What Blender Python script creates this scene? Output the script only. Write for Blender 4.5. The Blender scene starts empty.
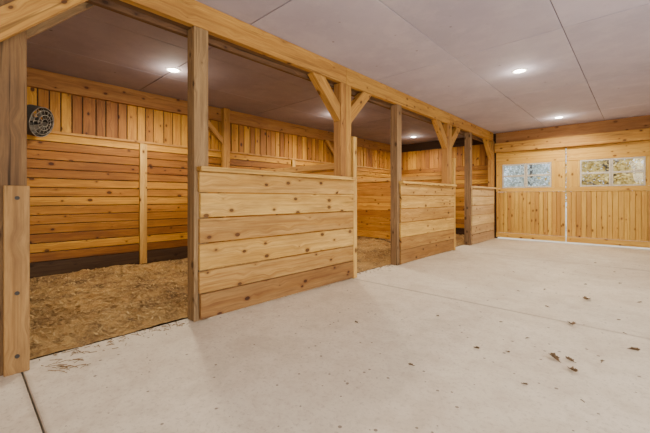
import bpy, bmesh, math, random
from mathutils import Vector, noise
random.seed(7)
S = bpy.context.scene
C = S.collection
R = math.radians

# ------------------------------------------------------------------ materials
def nt(name):
    m = bpy.data.materials.new(name); m.use_nodes = True
    n = m.node_tree.nodes; l = m.node_tree.links
    return m, n, l, n['Principled BSDF']
def rgb(c): return (c[0], c[1], c[2], 1)
def mixc(n, l, fac, a, b, mode='MIX'):
    x = n.new('ShaderNodeMix'); x.data_type = 'RGBA'; x.blend_type = mode
    for sock, v in ((0, fac), (6, a), (7, b)):
        if hasattr(v, 'is_linked'): l.new(v, x.inputs[sock])
        elif sock == 0: x.inputs[0].default_value = v
        else: x.inputs[sock].default_value = rgb(v)
    return x.outputs[2]
def mapr(n, l, v, a, b, c, d):
    x = n.new('ShaderNodeMapRange'); l.new(v, x.inputs[0])
    for i, k in enumerate((a, b, c, d)): x.inputs[i+1].default_value = k
    return x.outputs[0]
def mth(n, l, op, a, b):
    x = n.new('ShaderNodeMath'); x.operation = op
    for i, v in enumerate((a, b)):
        if hasattr(v, 'is_linked'): l.new(v, x.inputs[i])
        else: x.inputs[i].default_value = v
    return x.outputs[0]
def noi(n, l, vec, scale, detail=3, rough=.55, dist=0):
    x = n.new('ShaderNodeTexNoise'); l.new(vec, x.inputs['Vector'])
    x.inputs['Scale'].default_value = scale; x.inputs['Detail'].default_value = detail
    x.inputs['Roughness'].default_value = rough; x.inputs['Distortion'].default_value = dist
    return x.outputs['Fac']
def vmul(n, l, v, s):
    x = n.new('ShaderNodeVectorMath'); x.operation = 'MULTIPLY'; l.new(v, x.inputs[0]); x.inputs[1].default_value = s
    return x.outputs[0]

def wood(name, light, mid, dark, knots=.6, grain=.35, rough=.62, stain=0, spread=(.62, 1.18), crack=0):
    m, n, l, p = nt(name)
    a = n.new('ShaderNodeAttribute'); a.attribute_name = 'wc'
    t = n.new('ShaderNodeAttribute'); t.attribute_name = 'tint'
    wc = a.outputs['Vector']
    v = n.new('ShaderNodeTexVoronoi'); v.voronoi_dimensions = '2D'
    wob = noi(n, l, vmul(n, l, wc, (9, 9, 9)), 1.0, 2)
    l.new(vmul(n, l, wc, (.8, 1.25, 1)), v.inputs['Vector']); v.inputs['Scale'].default_value = 4.2
    kd = mth(n, l, 'ADD', v.outputs['Distance'], mth(n, l, 'MULTIPLY', mth(n, l, 'SUBTRACT', wob, .5), .09))
    sx = n.new('ShaderNodeSeparateColor'); l.new(v.outputs['Color'], sx.inputs[0])
    rad = mapr(n, l, sx.outputs[0], .25, 1.0, -.03, .12)          # many cells carry no knot at all
    near = mapr(n, l, kd, .0, .35, 1, 0)
    off = n.new('ShaderNodeVectorMath'); off.operation = 'SCALE'; off.inputs[0].default_value = (0, .035, 0)
    l.new(near, off.inputs['Scale'])
    add = n.new('ShaderNodeVectorMath'); l.new(wc, add.inputs[0]); l.new(off.outputs[0], add.inputs[1])
    w2 = add.outputs[0]
    broad = noi(n, l, vmul(n, l, w2, (.5, 13, 13)), 1.0, 4, .6, .35)
    medium = noi(n, l, vmul(n, l, w2, (.9, 32, 32)), 1.0, 3, .65, .2)
    fine = noi(n, l, vmul(n, l, w2, (2.6, 64, 64)), 1.0, 4, .7)
    col = mixc(n, l, mapr(n, l, broad, .36, .64, 0, 1), light, mid)
    col = mixc(n, l, mapr(n, l, medium, .48, .70, 0, grain), col, dark)
    col = mixc(n, l, mapr(n, l, fine, .42, .68, 0, grain*.85), col, dark)
    d = mth(n, l, 'SUBTRACT', kd, rad)
    halo = mapr(n, l, d, .0, .10, .55, 0)
    col = mixc(n, l, mth(n, l, 'MULTIPLY', halo, mapr(n, l, rad, 0, .03, 0, 1)), col, dark)
    kn = mapr(n, l, d, -.012, .012, knots, 0)
    col = mixc(n, l, kn, col, (dark[0]*.34, dark[1]*.28, dark[2]*.28))
    if stain:
        st = noi(n, l, vmul(n, l, wc, (1.1, 4, 4)), 1.4, 5, .65)
        col = mixc(n, l, mapr(n, l, st, .44, .68, 0, stain), col, (dark[0]*.9, dark[1]*1.05, dark[2]*1.5))
    if crack:
        ck = noi(n, l, vmul(n, l, wc, (.8, 26, 26)), 1.0, 2, .5, .1)
        col = mixc(n, l, mapr(n, l, ck, .65, .71, 0, crack), col, (dark[0]*.3, dark[1]*.3, dark[2]*.3))
    val = n.new('ShaderNodeHueSaturation'); l.new(col, val.inputs['Color'])
    l.new(mapr(n, l, t.outputs['Fac'], 0, 1, spread[0], spread[1]), val.inputs['Value'])
    l.new(mapr(n, l, t.outputs['Fac'], 0, 1, .489, .510), val.inputs['Hue'])
    l.new(val.outputs[0], p.inputs['Base Color'])
    p.inputs['Roughness'].default_value = rough
    p.inputs['Specular IOR Level'].default_value = .3
    b = n.new('ShaderNodeBump'); b.inputs['Strength'].default_value = .55; b.inputs['Distance'].default_value = .006
    l.new(fine, b.inputs['Height']); l.new(b.outputs[0], p.inputs['Normal'])
    return m
def plain(name, c, rough=.5, metal=0, var=.12, scale=12):
    m, n, l, p = nt(name)
    tc = n.new('ShaderNodeTexCoord')
    f = noi(n, l, tc.outputs['Object'], scale, 3)
    l.new(mixc(n, l, mapr(n, l, f, .3, .7, 0, 1), tuple(k*(1-var) for k in c), tuple(min(1, k*(1+var)) for k in c)), p.inputs['Base Color'])
    p.inputs['Roughness'].default_value = rough; p.inputs['Metallic'].default_value = metal
    return m
def emit(name, c, s):
    m, n, l, p = nt(name)
    p.inputs['Base Color'].default_value = rgb(c); p.inputs['Emission Color'].default_value = rgb(c); p.inputs['Emission Strength'].default_value = s
    return m

M = {}
M['front'] = wood('golden_pine', (.68, .415, .125), (.55, .295, .066), (.27, .105, .022), .95, .53, .66, .42, (.54, 1.18), .45)
M['front_pale'] = wood('pale_pine', (.69, .49, .25), (.59, .39, .17), (.33, .17, .07), .8, .45, .66, .3, (.7, 1.15))
M['wall']  = wood('amber_pine', (.59, .275, .034), (.47, .19, .020), (.21, .066, .008), .92, .52, .62, .46, (.50, 1.18), .4)
M['beam']  = wood('beam_pine', (.57, .30, .070), (.44, .205, .043), (.22, .08, .017), .9, .55, .66, .42, crack=.6)
M['post']  = wood('weathered_post', (.36, .22, .105), (.265, .155, .070), (.11, .056, .025), .65, .6, .75, .4, crack=.85)
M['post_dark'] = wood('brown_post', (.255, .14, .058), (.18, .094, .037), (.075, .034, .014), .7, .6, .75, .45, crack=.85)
M['facing'] = wood('brown_facing_board', (.45, .25, .092), (.34, .175, .06), (.15, .063, .02), .9, .55, .7, .55, crack=.6)
M['door']  = wood('door_pine', (.73, .445, .10), (.63, .34, .062), (.36, .145, .024), .85, .42, .62, .2, (.68, 1.15))
M['header'] = wood('tan_board', (.42, .205, .07), (.34, .15, .046), (.18, .064, .02), .5, .4, .66, .35)
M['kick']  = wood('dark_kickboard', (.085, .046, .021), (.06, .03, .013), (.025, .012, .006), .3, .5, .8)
M['metal'] = plain('dusty_dark_metal', (.05, .043, .035), .75, .1)
M['steel'] = plain('dusty_steel_wire', (.19, .165, .13), .65, .15)
M['blade'] = plain('dusty_blade', (.10, .085, .066), .75, .1)
M['sash'] = plain('weathered_sash', (.54, .50, .42), .55)
M['ring']  = plain('white_trim', (.85, .85, .83), .4)
M['lens']  = emit('lit_lens', (1, .93, .82), 50)

def concrete():
    m, n, l, p = nt('pale_concrete')
    tc = n.new('ShaderNodeTexCoord'); o = tc.outputs['Object']
    a = noi(n, l, o, .8, 5, .6); b = noi(n, l, o, 6, 6, .72); c = noi(n, l, o, 34, 4, .8); e = noi(n, l, o, 2.0, 5, .65, .5)
    col = mixc(n, l, mapr(n, l, a, .32, .68, 0, 1), (.68, .595, .455), (.78, .71, .57))
    col = mixc(n, l, mapr(n, l, e, .50, .68, 0, .55), col, (.56, .47, .345))
    col = mixc(n, l, mapr(n, l, b, .45, .70, 0, .6), col, (.55, .46, .34))
    col = mixc(n, l, mapr(n, l, c, .52, .70, 0, .65), col, (.39, .315, .228))
    for sc, r0, cc in ((2.6, .036, (.13, .09, .055)), (6.5, .08, (.15, .105, .068)), (13, .15, (.19, .14, .092))):
        v = n.new('ShaderNodeTexVoronoi'); l.new(o, v.inputs['Vector']); v.inputs['Scale'].default_value = sc
        s = n.new('ShaderNodeSeparateColor'); l.new(v.outputs['Color'], s.inputs[0])
        rr = mapr(n, l, s.outputs[0], .3, 1, -.01, r0)
        col = mixc(n, l, mapr(n, l, mth(n, l, 'SUBTRACT', v.outputs['Distance'], rr), -.005, .01, .85, 0), col, cc)
    sp = n.new('ShaderNodeSeparateXYZ'); l.new(o, sp.inputs[0])     # dirt gathered along the control joints
    for yj in (.301, 4.0, 7.71):
        dd = mth(n, l, 'ABSOLUTE', mth(n, l, 'SUBTRACT', sp.outputs[1], yj), 0)
        col = mixc(n, l, mapr(n, l, dd, .008, .035, .38, 0), col, (.30, .23, .16))
    l.new(col, p.inputs['Base Color']); p.inputs['Roughness'].default_value = .75
    bp = n.new('ShaderNodeBump'); bp.inputs['Strength'].default_value = .25; bp.inputs['Distance'].default_value = .004
    l.new(b, bp.inputs['Height']); l.new(bp.outputs[0], p.inputs['Normal'])
    return m
M['concrete'] = concrete()
def ceilmat(name, c0, c1, c2, c3):
    m, n, l, p = nt(name)
    tc = n.new('ShaderNodeTexCoord'); o = tc.outputs['Object']
    t = n.new('ShaderNodeAttribute'); t.attribute_name = 'tint'
    a = noi(n, l, o, 1.1, 4, .6); b = noi(n, l, o, 2.6, 6, .72); e = noi(n, l, o, 12, 4, .7)
    col = mixc(n, l, mapr(n, l, a, .35, .65, 0, 1), c0, c1)
    col = mixc(n, l, mapr(n, l, b, .48, .62, 0, .45), col, c2)
    col = mixc(n, l, mapr(n, l, e, .60, .78, 0, .2), col, c3)
    v = n.new('ShaderNodeTexVoronoi'); l.new(o, v.inputs['Vector']); v.inputs['Scale'].default_value = 3.2; v.inputs['Randomness'].default_value = .35
    col = mixc(n, l, mapr(n, l, v.outputs['Distance'], .045, .065, .8, 0), col, c3)
    h = n.new('ShaderNodeHueSaturation'); l.new(col, h.inputs['Color']); l.new(mapr(n, l, t.outputs['Fac'], 0, 1, .94, 1.05), h.inputs['Value'])
    l.new(h.outputs[0], p.inputs['Base Color']); p.inputs['Roughness'].default_value = .8
    bp = n.new('ShaderNodeBump'); bp.inputs['Strength'].default_value = .2; bp.inputs['Distance'].default_value = .005
    l.new(b, bp.inputs['Height']); l.new(bp.outputs[0], p.inputs['Normal'])
    return m
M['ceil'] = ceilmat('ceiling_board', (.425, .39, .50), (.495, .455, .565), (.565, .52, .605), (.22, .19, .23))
M['ceil_stall_shaded'] = ceilmat('stall_ceiling_board_shaded', (.225, .185, .225), (.285, .24, .278), (.32, .262, .285), (.11, .085, .10))  # same ceiling in darker tones: the shade over the stalls is painted in
def bedding():
    m, n, l, p = nt('wood_shavings')
    tc = n.new('ShaderNodeTexCoord'); o = tc.outputs['Object']
    t = n.new('ShaderNodeAttribute'); t.attribute_name = 'tint'
    a = noi(n, l, o, 1.0, 4, .6); b = noi(n, l, o, 30, 5, .85); c = noi(n, l, o, 4.5, 6, .75)
    col = mixc(n, l, mapr(n, l, a, .36, .58, 0, 1), (.17, .085, .028), (.52, .295, .085))
    col = mixc(n, l, mapr(n, l, c, .36, .52, .7, 0), col, (.075, .037, .014))
    col = mixc(n, l, mapr(n, l, b, .46, .62, 0, .7), col, (.66, .42, .145))
    col = mixc(n, l, t.outputs['Fac'], col, (.75, .51, .20))
    l.new(col, p.inputs['Base Color']); p.inputs['Roughness'].default_value = .9
    bp = n.new('ShaderNodeBump'); bp.inputs['Strength'].default_value = .9; bp.inputs['Distance'].default_value = .04
    l.new(b, bp.inputs['Height']); l.new(bp.outputs[0], p.inputs['Normal'])
    return m
M['bedding'] = bedding()
M['earth'] = plain('bare_earth', (.07, .045, .025), .95, 0, .3, 4)
M['leaf'] = plain('dry_leaf', (.15, .095, .045), .8, 0, .45, 25)
M['straw'] = plain('straw', (.24, .15, .065), .8, 0, .35, 30)
M['grass'] = plain('pale_ground', (.50, .46, .36), .9, 0, .2, 2)
M['fol_y'] = plain('autumn_foliage', (.62, .47, .15), .8, 0, .3, 3)
M['fol_g'] = plain('grey_green_foliage', (.42, .48, .46), .8, 0, .3, 3)
M['bark'] = plain('bark', (.14, .13, .12), .9, 0, .35, 9)
def glass():
    m, n, l, p = nt('window_glass')
    n.remove(p)
    tr = n.new('ShaderNodeBsdfTransparent'); gl = n.new('ShaderNodeBsdfGlossy'); gl.inputs['Roughness'].default_value = .03
    fr = n.new('ShaderNodeFresnel'); fr.inputs['IOR'].default_value = 1.4
    mx = n.new('ShaderNodeMixShader'); l.new(fr.outputs[0], mx.inputs[0]); l.new(tr.outputs[0], mx.inputs[1]); l.new(gl.outputs[0], mx.inputs[2])
    l.new(mx.outputs[0], n['Material Output'].inputs[0])
    return m
M['glass'] = glass()

# ------------------------------------------------------------------ mesh builder
class MB:
    def __init__(s): s.v = []; s.f = []; s.wc = []; s.t = []
    def hexa(s, corners, dims, tint=None, grain=0):
        k = len(s.v); off = Vector((random.uniform(0, 60), random.uniform(0, 60), random.uniform(0, 60)))
        tint = random.random() if tint is None else tint
        loc = [(0,0,0),(1,0,0),(1,1,0),(0,1,0),(0,0,1),(1,0,1),(1,1,1),(0,1,1)]
        ax = [grain] + [a for a in (2, 1, 0) if a != grain]
        for c, q in zip(corners, loc):
            s.v.append(Vector(c)); d = [q[i]*dims[i] for i in range(3)]
            w = Vector((d[ax[0]], d[ax[1]] + d[ax[2]], d[ax[2]])) + off
            s.wc.append(w); s.t.append(tint)
        for f in ((0,3,2,1),(4,5,6,7),(0,1,5,4),(1,2,6,5),(2,3,7,6),(3,0,4,7)):
            s.f.append(tuple(k+i for i in f))
        return s
    def box(s, x0, x1, y0, y1, z0, z1, grain=0, tint=None):
        c = [(x0,y0,z0),(x1,y0,z0),(x1,y1,z0),(x0,y1,z0),(x0,y0,z1),(x1,y0,z1),(x1,y1,z1),(x0,y1,z1)]
        return s.hexa(c, (x1-x0, y1-y0, z1-z0), tint, grain)
    def add(s, verts, faces, tint=.5):
        k = len(s.v)
        for a in verts: s.v.append(Vector(a)); s.wc.append(Vector(a)); s.t.append(tint)
        for f in faces: s.f.append(tuple(k+i for i in f))
        return s
    def tube(s, pts, r, n=6, closed=False):
        pts = [Vector(p) for p in pts]; N = len(pts); vs = []; fs = []
        rr = r if isinstance(r, (list, tuple)) else [r]*N
        for i, p in enumerate(pts):
            a = pts[i-1] if (i > 0 or closed) else p; b = pts[(i+1) % N] if (i < N-1 or closed) else p
            t = (b-a).normalized(); e = Vector((0,0,1)) if abs(t.z) < .9 else Vector((1,0,0))
            x = t.cross(e).normalized(); y = t.cross(x)
            for j in range(n):
                g = 2*math.pi*j/n; vs.append(p + x*math.cos(g)*rr[i] + y*math.sin(g)*rr[i])
        for i in range(N if closed else N-1):
            for j in range(n):
                a = i*n+j; b = i*n+(j+1) % n; c = ((i+1) % N)*n+(j+1) % n; d = ((i+1) % N)*n+j
                fs.append((a, b, c, d))
        if not closed:
            fs.append(tuple(range(n))[::-1]); fs.append(tuple((N-1)*n+j for j in range(n)))
        return s.add(vs, fs)
    def lathe(s, prof, n=28, c=(0,0,0)):
        vs = []; fs = []
        for (r, z) in prof:
            for j in range(n):
                g = 2*math.pi*j/n; vs.append((c[0]+r*math.cos(g), c[1]+r*math.sin(g), c[2]+z))
        for i in range(len(prof)-1):
            for j in range(n): fs.append((i*n+j, i*n+(j+1) % n, (i+1)*n+(j+1) % n, (i+1)*n+j))
        return s.add(vs, fs)
    def build(s, name, mat, parent=None, origin=None, bevel=.004, smooth=False, fix=False):
        o0 = Vector(origin) if origin is not None else Vector((0,0,0))
        base = Vector(parent.get('_o', (0,0,0))) if parent else o0
        me = bpy.data.meshes.new(name); me.from_pydata([tuple(v-base) for v in s.v], [], s.f)
        a = me.attributes.new('wc', 'FLOAT_VECTOR', 'POINT'); a.data.foreach_set('vector', [k for w in s.wc for k in w])
        t = me.attributes.new('tint', 'FLOAT', 'POINT'); t.data.foreach_set('value', s.t)
        if smooth: me.polygons.foreach_set('use_smooth', [True]*len(me.polygons))
        if fix:
            bm = bmesh.new(); bm.from_mesh(me); bmesh.ops.recalc_face_normals(bm, faces=bm.faces); bm.to_mesh(me); bm.free()
        me.materials.append(mat); me.update()
        o = bpy.data.objects.new(name, me); C.objects.link(o)
        if parent: o.parent = parent
        else: o.location = base; o['_o'] = tuple(base)
        if bevel:
            b = o.modifiers.new('bevel', 'BEVEL'); b.width = bevel; b.segments = 1; b.limit_method = 'ANGLE'
        return o
def tag(o, label=None, cat=None, group=None, kind=None):
    if label: o['label'] = label
    if cat: o['category'] = cat
    if group: o['group'] = group
    if kind: o['kind'] = kind
    return o
def empty(name, loc, label, cat, group=None, kind=None):
    o = bpy.data.objects.new(name, None); C.objects.link(o); o.location = loc; o['_o'] = tuple(loc); o.empty_display_size = .1
    return tag(o, label, cat, group, kind)

# ------------------------------------------------------------------ dimensions (metres)
XF = -3.16            # aisle face of the stall posts
XB = -6.60            # board face of the stall back wall
YE = 10.90            # door wall
YN = -3.0             # wall behind
XR = 3.4              # right wall
HC = 3.12             # ceiling
ZB = 2.87             # beam soffit

m = MB()
for a, b in ((YN, .296), (.306, 3.995), (4.005, 7.705), (7.715, YE+.15)):
    m.box(XF-.15, XR, a, b, -.12, 0, 1)
tag(m.build('floor', M['concrete'], bevel=.005), 'pale concrete aisle floor with control joints', 'floor', kind='structure')
tag(MB().box(XB-.2, XR+.1, YN-.1, YE+.2, -.30, -.12).build('floor_subbase', M['earth'], bevel=0), 'dark earth beneath the concrete and the stall bedding', 'ground', kind='structure')
xs = [-6.74, -5.52, -4.30, -3.23, -1.86, -.64, .58, 1.80, 3.02, 3.45]
ys = [YN-.05, -2.68, -.24, 2.20, 4.64, 7.08, 9.52, YE+.1]
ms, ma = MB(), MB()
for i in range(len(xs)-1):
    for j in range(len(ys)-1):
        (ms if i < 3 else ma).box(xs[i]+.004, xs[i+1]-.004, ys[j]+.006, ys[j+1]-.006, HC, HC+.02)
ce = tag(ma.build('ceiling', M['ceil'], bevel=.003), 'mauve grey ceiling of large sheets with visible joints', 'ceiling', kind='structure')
tag(ms.build('stall_ceiling_sheets', M['ceil_stall_shaded'], ce, bevel=.003), 'same ceiling sheets over the stalls, shade painted into their colour')
tag(MB().box(XB-.25, XR+.15, YN-.15, YE+.25, HC+.022, HC+.12).build('ceiling_backing', M['kick'], bevel=0), 'dark backing above the ceiling sheets', 'ceiling', kind='structure')

# left (stall back) wall
w = tag(MB().box(XB-.2, XB-.03, YN, YE, -.12, HC).build('wall_left', M['kick'], bevel=0), 'board clad back wall of the horse stalls', 'wall', kind='structure')
m = MB(); nb = 14; z0 = .24; hb = (2.2-z0)/nb
for a, b in ((YN, .2), (.2, 3.97), (3.97, 7.67), (7.67, YE-.04)):
    for k in range(nb):
        m.box(XB-.03, XB+random.uniform(-.005, .003), a+.002, b-.002, z0+k*hb+.006, z0+(k+1)*hb-.006, 1)
m.build('horizontal_boards', M['wall'], w)
m = MB(); y = YN
while y < YE-.05:
    d = random.choice((.14, .14, .165, .185)); e = min(y+d, YE-.04)
    m.box(XB-.028, XB-.012+random.uniform(-.004, .004), y+.008, e-.008, 2.2, 2.86, 2); y = e
m.build('vertical_boards', M['wall'], w)
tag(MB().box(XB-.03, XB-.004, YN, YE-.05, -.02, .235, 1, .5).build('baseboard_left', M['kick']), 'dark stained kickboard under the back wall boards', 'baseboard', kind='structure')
m = MB()
for a, b in ((YN, 3.95), (3.955, 7.6), (7.605, YE-.05)): m.box(XB-.03, XB+.045, a, b, 2.84, HC-.004, 1, .15)
tag(m.build('trim_1', M['beam']), 'long wooden plate along the top of the stall back wall', 'trim', kind='structure')
tag(MB().box(XB-.012, XB+.03, YN, YE-.05, 2.185, 2.225, 1, .6).build('trim_2', M['beam']), 'narrow ledge board between horizontal and vertical boards', 'trim', kind='structure')

# end wall with the sliding doors
m = MB()
m.box(XB-.2, -3.13, YE, YE+.12, -.12, HC); m.box(-3.13, .36, YE, YE+.12, 2.52, HC); m.box(.36, XR+.1, YE, YE+.12, -.12, HC)
w = tag(m.build('wall_back', M['kick'], bevel=0), 'end wall of the barn around the sliding doors', 'wall', kind='structure')
m = MB()
for k in range(nb): m.box(XB+.03, -3.2, YE-.03, YE+random.uniform(-.003, .003)-.002, z0+k*hb+.004, z0+(k+1)*hb-.004, 0)
m.build('horizontal_boards', M['wall'], w)
m = MB(); x = XB+.03
while x < -3.25:
    e = min(x+random.choice((.14, .165, .185)), -3.2); m.box(x+.004, e-.004, YE-.025, YE-.002, 2.2, 2.84, 2); x = e
x = .37
while x < XR-.02:
    e = min(x+.14, XR); m.box(x+.003, e-.003, YE-.025, YE-.002, 0, 2.5, 2); x = e
m.build('vertical_boards', M['wall'], w)
tag(MB().box(-3.13, XR-.01, YE-.06, YE-.002, 2.80, HC-.004, 0, .6).build('trim_3', M['header']), 'dark tan board above the sliding door track', 'trim', kind='structure')
tag(MB().box(-3.13, XR-.01, YE-.20, YE-.002, 2.53, 2.795, 0, .85).build('trim_4', M['beam']), 'golden wooden track board over the sliding doors', 'trim', kind='structure')
m = MB(); m.box(XR, XR+.12, YN, -.8, -.12, HC); m.box(XR, XR+.12, 5.2, YE+.12, -.12, HC); m.box(XR, XR+.12, -.8, 5.2, 2.75, HC)
tag(m.build('wall_right', M['door'], bevel=0), 'right side wall of the aisle with a wide open doorway', 'wall', kind='structure')
tag(MB().box(XB-.2, XR+.12, YN-.12, YN, -.12, HC).build('wall_front', M['door'], bevel=0), 'near end wall of the barn', 'wall', kind='structure')

def door(name, x0, x1, wx0, wx1, label):
    d = empty(name, ((x0+x1)/2, YE-.02, .04), label, 'door', kind='structure')
    ya, yb = YE-.06, YE-.025
    m = MB(); nbd = 17; wb = (x1-x0)/nbd
    for k in range(nbd):
        m.box(x0+k*wb+.004, x0+(k+1)*wb-.004, ya+random.uniform(-.002, .002), yb-.006, .19, 1.37, 2, random.uniform(.15, 1))
    m.box(x0+.01, x1-.01, yb-.005, yb, .19, 1.37, 2, .5)
    m.build('plank_panel', M['door'], d, bevel=.003)
    for nm, a, b in (('bottom_rail', .05, .185), ('middle_rail', 1.375, 1.485), ('top_rail', 2.17, 2.525)):
        MB().box(x0, x1, ya-.016, yb, a, b, 0, random.uniform(.6, .95)).build(nm, M['door'], d)
    for a, b in ((x0, wx0), (wx1, x1)):
        MB().box(a, b, ya-.004, yb, 1.488, 2.167, 2, random.uniform(.6, .95)).build('stile', M['door'], d)
    mid = (wx0+wx1)/2
    for a, b in ((wx0+.004, mid-.004), (mid+.004, wx1-.004)):
        z0, z1 = 1.49, 2.165; m = MB(); y0, y1 = ya-.02, yb
        t = .036
        m.box(a, a+t, y0, y1, z0, z1); m.box(b-t, b, y0, y1, z0, z1)
        m.box(a+t, b-t, y0, y1, z0, z0+t); m.box(a+t, b-t, y0, y1, z1-t, z1)
        m.box(a+t, b-t, y0, y1, (z0+z1)/2-.024, (z0+z1)/2+.024)
        f = m.build('window_sash', M['sash'], d, bevel=.003); tag(f, 'two-pane window in a weathered pale frame')
        f['_o'] = d['_o']
        MB().box(a+t, b-t, yb-.02, yb-.014, z0+t, z1-t).build('glass_pane', M['glass'], f, bevel=0)
    return d
door('door_1', -3.12, -1.434, -2.96, -1.74, 'sliding plank barn door beside the farthest stall, left of the pair')
door('door_2', -1.409, .34, -1.13, .10, 'sliding plank barn door at the far right of the photo')

# ------------------------------------------------------------------ timber frame
PG = 'square posts along the stall fronts'
def brace(parent, py, sgn, zl, w, xa, xb, zt=ZB-.003, mat='beam', tint=.75):
    """45 degree brace, mitred to the post face at py and to the soffit at zt; sgn is its direction along the aisle"""
    h = w*math.sqrt(2); a = zt-zl
    yz = [(py, zl), (py+sgn*a, zt), (py+sgn*(a-h), zt), (py, zl+h)]
    c = [(xa, y, z) for y, z in yz] + [(xb, y, z) for y, z in yz]
    o = MB().hexa(c, (a*1.41, w, xb-xa), tint, 0).build('knee_brace', M[mat], parent, fix=True)
    at = o.data.attributes['wc']; b0 = Vector((random.uniform(0, 60), random.uniform(0, 60), random.uniform(0, 60)))
    for i, v in enumerate(o.data.vertices):        # grain runs along the brace
        p = v.co; at.data[i].vector = b0 + Vector(((sgn*p.y+p.z)*.7071, (p.z-sgn*p.y)*.7071+p.x, p.x))
    return o
def post(y0, y1, label, mat='post', tint=None):
    o = MB().box(XF-.14, XF, y0, y1, 0, ZB-.002, 2, tint).build('timber_post', M[mat], origin=(XF-.07, (y0+y1)/2, 0))
    return tag(o, label, 'post', PG)
p1 = empty('timber_post', (XF-.07, .26, 0), 'nearest timber post at the left edge with a short board bolted to it', 'post', PG)
MB().box(XF-.14, XF, .19, .33, 0, ZB-.002, 2, .75).build('shaft', M['post_dark'], p1)
tag(MB().box(XF, XF+.04, .208, .341, 0, 1.285, 2, .85).build('facing_board', M['facing'], p1), 'lighter weathered short board bolted to the post')
for z in (1.2, .55, .12):
    MB().tube([(XF+.04, .275, z), (XF+.048, .275, z)], .014, 8).build('bolt', M['metal'], p1, bevel=0)
brace(p1, .05, 1, 2.10, .16, XF+.006, XF+.055, HC-.05)
brace(p1, .05, 1, 2.10, .16, XF-.275, XF-.215, HC-.05, 'post', .8)
post(1.55, 1.70, 'brown weathered post at the left end of the nearest stall front', tint=.9)
def double_post(y0, y1, label):
    r = empty('timber_post', (XF-.07, (y0+y1)/2, 0), label, 'post', PG); c = (y0+y1)/2
    MB().box(XF-.14, XF, y0, c-.002, 0, ZB-.002, 2, .45).build('timber_half', M['beam'], r)
    MB().box(XF-.14, XF, c+.002, y1, 0, ZB-.002, 2, .8).build('timber_half', M['beam'], r)
    brace(r, y0-.003, -1, 2.31, .17, XF-.125, XF-.012)
    brace(r, y1+.003, 1, 2.31, .17, XF-.125, XF-.012)
double_post(3.75, 3.99, 'doubled post with two knee braces at the right end of the nearest stall front')
post(5.30, 5.45, 'brown weathered post at the left end of the middle stall front', tint=.65)
double_post(7.45, 7.69, 'doubled post with two knee braces at the right end of the middle stall front')
post(8.82, 8.97, 'brown weathered post at the left end of the farthest stall front', tint=.6)
p7 = empty('timber_post', (XF-.07, 10.73, 0), 'golden braced post at the end wall beside the sliding doors', 'post', PG)
MB().box(XF-.14, XF, 10.66, 10.80, 0, ZB-.002, 2, .6).build('shaft', M['beam'], p7)
brace(p7, 10.657, -1, 2.33, .15, XF-.125, XF-.012)
for y, l in ((4.005, 'lighter door jamb post at the right end of the nearest stall front'), (7.745, 'lighter door jamb post at the right end of the middle stall front')):
    o = MB().box(XF-.14, XF+.03, y, y+.088, 0, 2.12, 2, .9).build('jamb_post', M['front'], origin=(XF-.06, y+.044, 0)); tag(o, l, 'post', 'jamb posts of the stall entrances')
for a, b, l, tt in ((YN+.01, 3.873, 'nearest length of the overhead stall beam, reaching the first braced post', .72),
                (3.877, 7.573, 'middle length of the overhead stall beam between the two braced posts', .9),
                (7.577, YE-.21, 'farthest length of the overhead stall beam, ending at the door wall', .7)):
    r = empty('overhead_beam', (XF-.07, (a+b)/2, ZB), l, 'beam', 'lengths of the overhead stall beam')
    MB().box(XF-.07, XF+.004, a, b, ZB, HC-.004, 1, tt).build('front_timber', M['beam'], r)
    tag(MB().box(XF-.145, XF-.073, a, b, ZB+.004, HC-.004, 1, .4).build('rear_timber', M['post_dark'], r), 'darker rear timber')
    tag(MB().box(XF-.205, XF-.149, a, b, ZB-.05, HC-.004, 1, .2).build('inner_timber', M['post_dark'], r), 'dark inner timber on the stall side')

def front(y0, y1, label, mat='front'):
    r = empty('stall_front', (XF, (y0+y1)/2, 0), label, 'stall front', 'plank stall fronts along the aisle')
    zs = [.012, .265, .49, .755, 1.005, 1.25]; tn = [.12, .40, .95, .58, .9]
    m = MB()
    for (a, b), t in zip(zip(zs, zs[1:]), tn):
        dz = random.uniform(-.004, .004)
        m.box(XF+.003, XF+.038+random.uniform(-.006, .005), y0+random.uniform(0, .016), y1-random.uniform(0, .010), a+.006, b-.006+dz, 1, min(1, max(0, t+random.uniform(-.12, .1))))
    m.build('plank_panel', M[mat], r)
    MB().box(XF+.003, XF+.042, y0, y1-.004, 1.256, 1.455, 1, .7).build('top_plank', M[mat], r)
    MB().box(XF+.002, XF+.10, y0-.012, y1, 1.458, 1.505, 1, .9).build('cap_rail', M[mat], r)
    return r
front(1.585, 4.0, 'nearest plank stall front, largest and most complete in view')
front(5.36, 7.74, 'middle plank stall front, between the two stall entrances')
front(8.88, 10.64, 'farthest and palest plank stall front, ending beside the sliding doors', 'front_pale')

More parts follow.
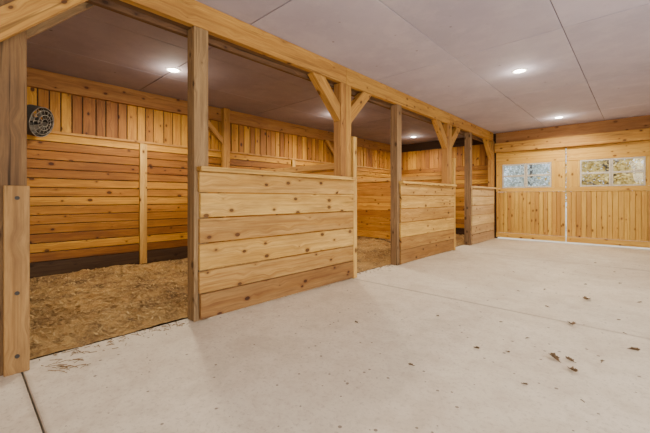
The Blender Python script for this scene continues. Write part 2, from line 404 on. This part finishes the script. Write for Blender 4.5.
for y, l in ((3.86, 'plank partition behind the first braced post between nearest and middle stalls'),
             (7.56, 'plank partition seen through the middle stall entrance')):
    r = empty('stall_partition', (-4.9, y, 0), l, 'partition', 'plank partitions between the stalls')
    m = MB()
    for k in range(8): m.box(XB+.16, XF-.15, y, y+.035, .14+k*.185+.004, .14+(k+1)*.185-.004, 0, random.uniform(.3, 1))
    m.build('plank_panel', M['wall'], r)
    MB().box(XB+.16, XF-.15, y-.035, y+.075, 1.63, 1.72, 0, .8).build('top_rail', M['beam'], r)
for y, l, sg in ((3.88, 'square braced post against the back wall between the nearest and middle stalls', (-1,)), (7.58, 'square braced post against the back wall between the middle and farthest stalls', (-1, 1))):
    r = empty('wall_post', (XB+.1, y, .02), l, 'post', 'posts against the stall back wall')
    MB().box(XB+.046, XB+.155, y-.06, y+.08, .02, HC-.01, 2, .7).build('shaft', M['beam'], r)
    for s in sg: brace(r, y-.063 if s < 0 else y+.083, s, 2.33, .10, XB+.07, XB+.13, 2.835, 'beam', .5)
for y, l in ((2.27, 'upright batten on the back wall of the nearest stall'), (5.9, 'upright batten on the back wall of the middle stall')):
    o = MB().box(XB+.006, XB+.05, y-.06, y+.06, .02, 2.18, 2, .8).build('wall_batten', M['front'], origin=(XB, y, 0)); tag(o, l, 'batten', 'battens on the stall back wall')

# ------------------------------------------------------------------ bedding (stuff)
def hgt(x, y):
    if x < XB+.24 and min(abs(y-3.89), abs(y-7.59)) < .16: return .0
    v = Vector((x*.9, y*.9, 3.1))
    h = .055 + .055*noise.noise(v) + .05*noise.noise(v*2.7) + .04*noise.noise(v*7) + .025*noise.noise(v*15)
    edge = min(1, max(0, (XF-.16-x)/.35)); return -.005 + max(.0, h)*(.25+.75*edge)*min(1, .35+(x-XB)/.8)
def straw_bed(y0, y1, label, ns):
    x0, x1 = XB+.012, XF-.152; nx = 110; ny = int((y1-y0)*32); vs = []; fs = []
    for j in range(ny+1):
        for i in range(nx+1):
            x = x0+(x1-x0)*i/nx; y = y0+(y1-y0)*j/ny; vs.append((x, y, hgt(x, y)))
    for j in range(ny):
        for i in range(nx): a = j*(nx+1)+i; fs.append((a, a+1, a+nx+2, a+nx+1))
    m = MB().add(vs, fs, 0)
    for k in range(ns):
        x = random.uniform(x0+.26, x1-.04); y = random.uniform(y0+.05, y1-.05)
        if noise.noise(Vector((x*1.3, y*1.3, 8.0))) < random.uniform(-.6, .2): continue
        a = random.uniform(0, 6.28); L = random.uniform(.008, .035); w = random.uniform(.003, .010)
        z = hgt(x, y)+.004; dx, dy = math.cos(a)*L, math.sin(a)*L; px, py = -math.sin(a)*w, math.cos(a)*w; zz = random.uniform(-.004, .022)
        m.add([(x-dx-px, y-dy-py, z), (x-dx+px, y-dy+py, z), (x+dx+px, y+dy+py, z+zz), (x+dx-px, y+dy-py, z+zz)], [(0, 1, 2, 3)], random.choice((0, .15, .35, .7)))
    tag(m.build('straw_bedding', M['bedding'], origin=(-4.9, (y0+y1)/2, 0), bevel=0), label, 'bedding', 'bedding in the stalls', 'stuff')
straw_bed(-1.0, 3.84, 'golden brown shavings and straw covering the nearest stall floor', 16000)
straw_bed(3.92, 7.54, 'golden brown shavings seen through the middle stall entrance', 6000)
straw_bed(7.62, YE-.04, 'golden brown shavings in the farthest stall', 2000)

# ------------------------------------------------------------------ fan
fc = Vector((XB+.27, .76, 2.30))
fr = empty('wall_fan', fc, 'round dusty caged fan high on the stall back wall at left', 'fan')
ax = Vector((.66, .66, -.22)).normalized(); ex = ax.cross(Vector((0,0,1))).normalized(); ey = ex.cross(ax); FS = 1.0
def P(a, r, d): return fc + (ex*math.cos(a)*r + ey*math.sin(a)*r + ax*d)*FS
def ring(m, r, d, t, n=32): m.tube([P(2*math.pi*k/n, r, d) for k in range(n)], t, 6, True)
m = MB()
for r, d in ((.212, .085), (.17, .105), (.11, .12), (.055, .125), (.17, -.10), (.11, -.12)): ring(m, r, d, .0055)
for k in range(14):
    a = 2*math.pi*k/14
    m.tube([P(a, .05, .125), P(a, .11, .12), P(a, .17, .105), P(a, .205, .08)], .0035, 5)
    m.tube([P(a, .205, -.08), P(a, .17, -.10), P(a, .06, -.12)], .0035, 5)
m.build('cage', M['steel'], fr, bevel=0, smooth=True)
m = MB(); n = 40; vs = []; pr = ((.205, .08), (.216, .08), (.216, -.08), (.205, -.08))
for r, d in pr:
    for k in range(n): vs.append(P(2*math.pi*k/n, r, d))
m.add(vs, [(i*n+k, i*n+(k+1) % n, ((i+1) % 4)*n+(k+1) % n, ((i+1) % 4)*n+k) for i in range(4) for k in range(n)])
m.build('drum_housing', M['metal'], fr, bevel=0)
m = MB()
for k in range(4):
    a = k*math.pi/2+.4; vs = []; n = 6
    for i in range(n+1):
        r = .05+.145*i/n; wd = .34+.22*math.sin(math.pi*min(1, i/n*.8+.15))
        vs += [P(a-wd, r, .03), P(a+wd, r, -.03)]
    m.add(vs, [(2*i, 2*i+1, 2*i+3, 2*i+2) for i in range(n)])
m.build('fan_blades', M['blade'], fr, bevel=0)
m = MB(); m.tube([P(0, 0, .07), P(0, 0, .05), P(0, 0, -.12), P(0, 0, -.15)], [.025, .045, .055, .035], 16); m.build('motor', M['metal'], fr, bevel=0)
m = MB(); m.tube([P(0, 0, -.13), (XB+.07, .66, 2.34), (XB+.012, .66, 2.34)], .014, 8); m.box(XB+.031, XB+.045, .59, .73, 2.25, 2.42)
m.build('mounting_bracket', M['metal'], fr, bevel=0)

# ------------------------------------------------------------------ recessed lights
def downlight(x, y, label, power):
    r = empty('recessed_light', (x, y, HC), label, 'ceiling light', 'recessed round ceiling lights')
    MB().lathe([(.075, -.001), (.078, -.012), (.10, -.012), (.106, -.001)], 32, (x, y, HC)).build('trim_ring', M['ring'], r, bevel=0, smooth=True)
    MB().lathe([(.0005, -.006), (.076, -.006), (.076, -.001), (.0005, -.001)], 32, (x, y, HC)).build('lens', M['lens'], r, bevel=0)
    for kind, e, dz in (('SPOT', power, -.03), ('POINT', power*.035, -.16)):
        L = bpy.data.lights.new('lamp', kind); L.energy = e; L.shadow_soft_size = .09; L.color = (1, .87, .67)
        if kind == 'SPOT': L.spot_size = R(170); L.spot_blend = .6
        o = bpy.data.objects.new('lamp', L); C.objects.link(o); o.parent = r; o.location = (0, 0, dz)
downlight(-5.12, 2.19, 'lit recessed light in the ceiling of the nearest stall', 350)
downlight(-5.12, 5.9, 'lit recessed light over the middle stall, behind the first braced post', 350)
downlight(-5.2, 9.7, 'lit recessed light deep in the farthest stall', 275)
downlight(-1.33, 5.75, 'lit recessed light in the middle of the aisle ceiling', 235)
downlight(-1.41, 9.7, 'lit recessed light in the aisle ceiling close to the sliding doors', 290)

# ------------------------------------------------------------------ leaves and straw on the concrete
def leaf(x, y, s, label):
    m = MB(); n = 18; a0 = random.uniform(0, 6.28); curl = random.uniform(.5, .9); vs = [(x, y, .006)]
    for k in range(n):
        g = 2*math.pi*k/n; r = s*(.65+.35*abs(math.cos(g)))*(1 if k % 2 else .72)*random.uniform(.85, 1.1)
        px, py = r*math.cos(g), r*.8*math.sin(g)
        vs.append((x+px*math.cos(a0)-py*math.sin(a0), y+px*math.sin(a0)+py*math.cos(a0), .003+curl*abs(py)+.25*max(0, px)+random.uniform(0, .2*s)))
    m.add(vs, [(0, k+1, (k+1) % n+1) for k in range(n)])
    m.tube([(x-s*1.25*math.cos(a0), y-s*1.25*math.sin(a0), .004), (x-s*.6*math.cos(a0), y-s*.6*math.sin(a0), .006), (x, y, .008)], .0022, 5)
    tag(m.build('dry_leaf', M['leaf'], origin=(x, y, 0), bevel=0), label, 'leaf', 'dry leaves on the concrete')
for x, y, s, l in ((-.46, 5.02, .065, 'dry brown leaf farthest to the right beyond the floor joint'),
    (-.47, 3.93, .060, 'dry brown leaf lying on the floor joint at right'),
    (-.47, 3.02, .052, 'larger dry leaf of the close pair at lower right'),
    (-.38, 3.06, .035, 'small dry leaf beside the larger one of the close pair'),
    (-.34, 2.89, .045, 'dry leaf nearest the viewer of the lower right cluster'),
    (-.03, 3.61, .035, 'dry leaf at the far right edge of the photo'),
    (-.95, 2.80, .028, 'tiny dry leaf left of the lower right cluster'),
    (-.98, 3.55, .022, 'tiny dry leaf just before the floor joint'),
    (-.54, 2.47, .020, 'tiny dry leaf scrap near the bottom right of the floor'),
    (-.91, 5.20, .024, 'small dry leaf beyond the joint in the middle of the aisle')):
    leaf(x, y, s, l)
for x, y in ((-.2, 6.3), (-.9, 6.6), (.0, 5.3), (-.75, 4.4), (-.15, 4.4), (-.7, 3.3), (-.25, 2.5), (-1.3, 7.4), (-.6, 8.0), (-.2, 3.2), (-1.5, 3.3), (-1.2, 2.2), (-1.7, 4.6), (-2.0, 2.6), (-.55, 5.9), (-1.5, 6.1), (-.1, 4.0), (-1.15, 4.9), (-.3, 7.2), (-.75, 2.9)):
    leaf(x, y, random.uniform(.012, .022), 'tiny dry brown scrap of leaf scattered over the concrete aisle')
m = MB()
for k in range(22):
    x = -2.98+random.gauss(0, .05); y = .56+random.gauss(0, .05); a = random.gauss(1.1, .5); L = random.uniform(.02, .05); z = .003+random.uniform(0, .012)
    m.tube([(x-L*math.cos(a), y-L*math.sin(a), z), (x, y, z+.004), (x+L*math.cos(a), y+L*math.sin(a), z)], .002, 4)
tag(m.build('straw_wisp', M['straw'], origin=(-2.98, .56, 0), bevel=0), 'small wisp of dark straw on concrete by the nearest post', 'straw', None, 'stuff')
m = MB()
for k in range(150):
    y = random.choice((random.uniform(.4, 1.5), random.uniform(.4, 1.5), random.uniform(4.15, 5.25))); x = XF-.14+abs(random.gauss(0, .10)); a = random.uniform(0, 6.28); L = random.uniform(.008, .03)
    m.tube([(x-L*math.cos(a), y-L*math.sin(a), .004), (x+L*math.cos(a), y+L*math.sin(a), .004+random.uniform(0, .004))], .0022, 4)
tag(m.build('loose_straw', M['straw'], origin=(XF, 2.0, 0), bevel=0), 'loose straw bits scattered along the concrete edge at the stall entrances', 'straw', None, 'stuff')

# ------------------------------------------------------------------ outside
tag(MB().box(-40, 30, YE+.15, 70, -.15, -.05).build('ground', M['grass'], bevel=0), 'pale ground outside beyond the sliding doors', 'ground', kind='structure')
tag(MB().box(XR+.13, 30, -12, YE+.1, -.15, -.05).build('ground_side', M['grass'], bevel=0), 'pale ground outside the open side doorway', 'ground', kind='structure')
def tree(x, y, h, mat, label, n=2300):
    r = empty('tree', (x, y, -.05), label, 'tree', 'trees outside the door windows')
    m = MB(); m.tube([(x, y, -.05), (x+.05, y, h*.3), (x-.05, y+.1, h*.65), (x, y, h)], [.12, .09, .06, .02], 8)
    tips = []
    for k in range(18):
        a = 2.4*k+random.uniform(-.3, .3); z = h*random.uniform(.2, .8); L = min(1.6, h*.3)*random.uniform(.5, 1)
        q = (x+L*math.cos(a), y+L*math.sin(a), z+L*.4); tips.append(q); m.tube([(x, y, z), (x+L*.5*math.cos(a), y+L*.5*math.sin(a), z+L*.3), q], [.04, .03, .012], 5)
    m.build('trunk', M['bark'], r, bevel=0, smooth=True)
    f = MB()
    for k in range(n):
        t = random.choice(tips); c = Vector(t)+Vector((max(-.9, min(.9, random.gauss(0, .4))), max(-.9, min(.9, random.gauss(0, .4))), random.gauss(-.1, .4))); s = random.uniform(.04, .09)
        u = Vector((random.gauss(0, 1), random.gauss(0, 1), random.gauss(0, 1))).normalized(); v = u.orthogonal()
        f.add([c-u*s, c+v*s*.6, c+u*s, c-v*s*.6], [(0, 1, 2, 3)])
    f.build('foliage', mat, r, bevel=0)
tree(-.9, 17, 4.6, M['fol_y'], 'yellow autumn tree outside, nearest behind the right door windows', 4200)
tree(-4.6, 22.5, 5, M['fol_g'], 'grey green tree outside, behind the left door windows', 2600)
tree(-1.4, 29, 6, M['fol_y'], 'yellow tree farther out behind the right door windows', 3000)
tree(-7, 31, 6.5, M['fol_g'], 'grey green tree farthest out at the left door windows', 2600)

# ------------------------------------------------------------------ light
def area(name, loc, target, sx, sy, e, col):
    L = bpy.data.lights.new(name, 'AREA'); L.shape = 'RECTANGLE'; L.size = sx; L.size_y = sy; L.energy = e; L.color = col
    o = bpy.data.objects.new(name, L); C.objects.link(o); o.location = loc
    o.rotation_euler = (Vector(target)-Vector(loc)).to_track_quat('-Z', 'Y').to_euler()
area('doorway_fill', (3.3, 2.2, 1.5), (-3, 3.2, .9), 5.6, 2.4, 225, (1, .965, .91))  # added area fill standing in the side doorway, boosts the daylight there
area('camera_fill', (.8, -1.4, 2.9), (-1.6, 4, .4), 2.5, 2.0, 140, (1, .94, .86))  # added soft fill behind the camera, like bounced flash; no real lamp there
sun = bpy.data.lights.new('sun', 'SUN'); sun.energy = 5; sun.angle = .02; sun.color = (1, .95, .86)
so = bpy.data.objects.new('sun', sun); C.objects.link(so); so.rotation_euler = Vector((-.36, -.05, -.93)).to_track_quat('-Z', 'Y').to_euler()
W = bpy.data.worlds.new('World'); S.world = W; W.use_nodes = True
bg = W.node_tree.nodes['Background']; bg.inputs[0].default_value = (.78, .88, 1, 1); bg.inputs[1].default_value = 1.6

# ------------------------------------------------------------------ camera
cd = bpy.data.cameras.new('Camera'); cam = bpy.data.objects.new('Camera', cd); C.objects.link(cam)
cam.location = (0, 0, 1.2); cam.rotation_euler = (R(90), 0, R(42.8)); cd.lens = 18.83; cd.sensor_width = 36; cd.shift_y = -.0285; cd.clip_start = .05
S.camera = cam
for o in bpy.data.objects:
    if '_o' in o: del o['_o']
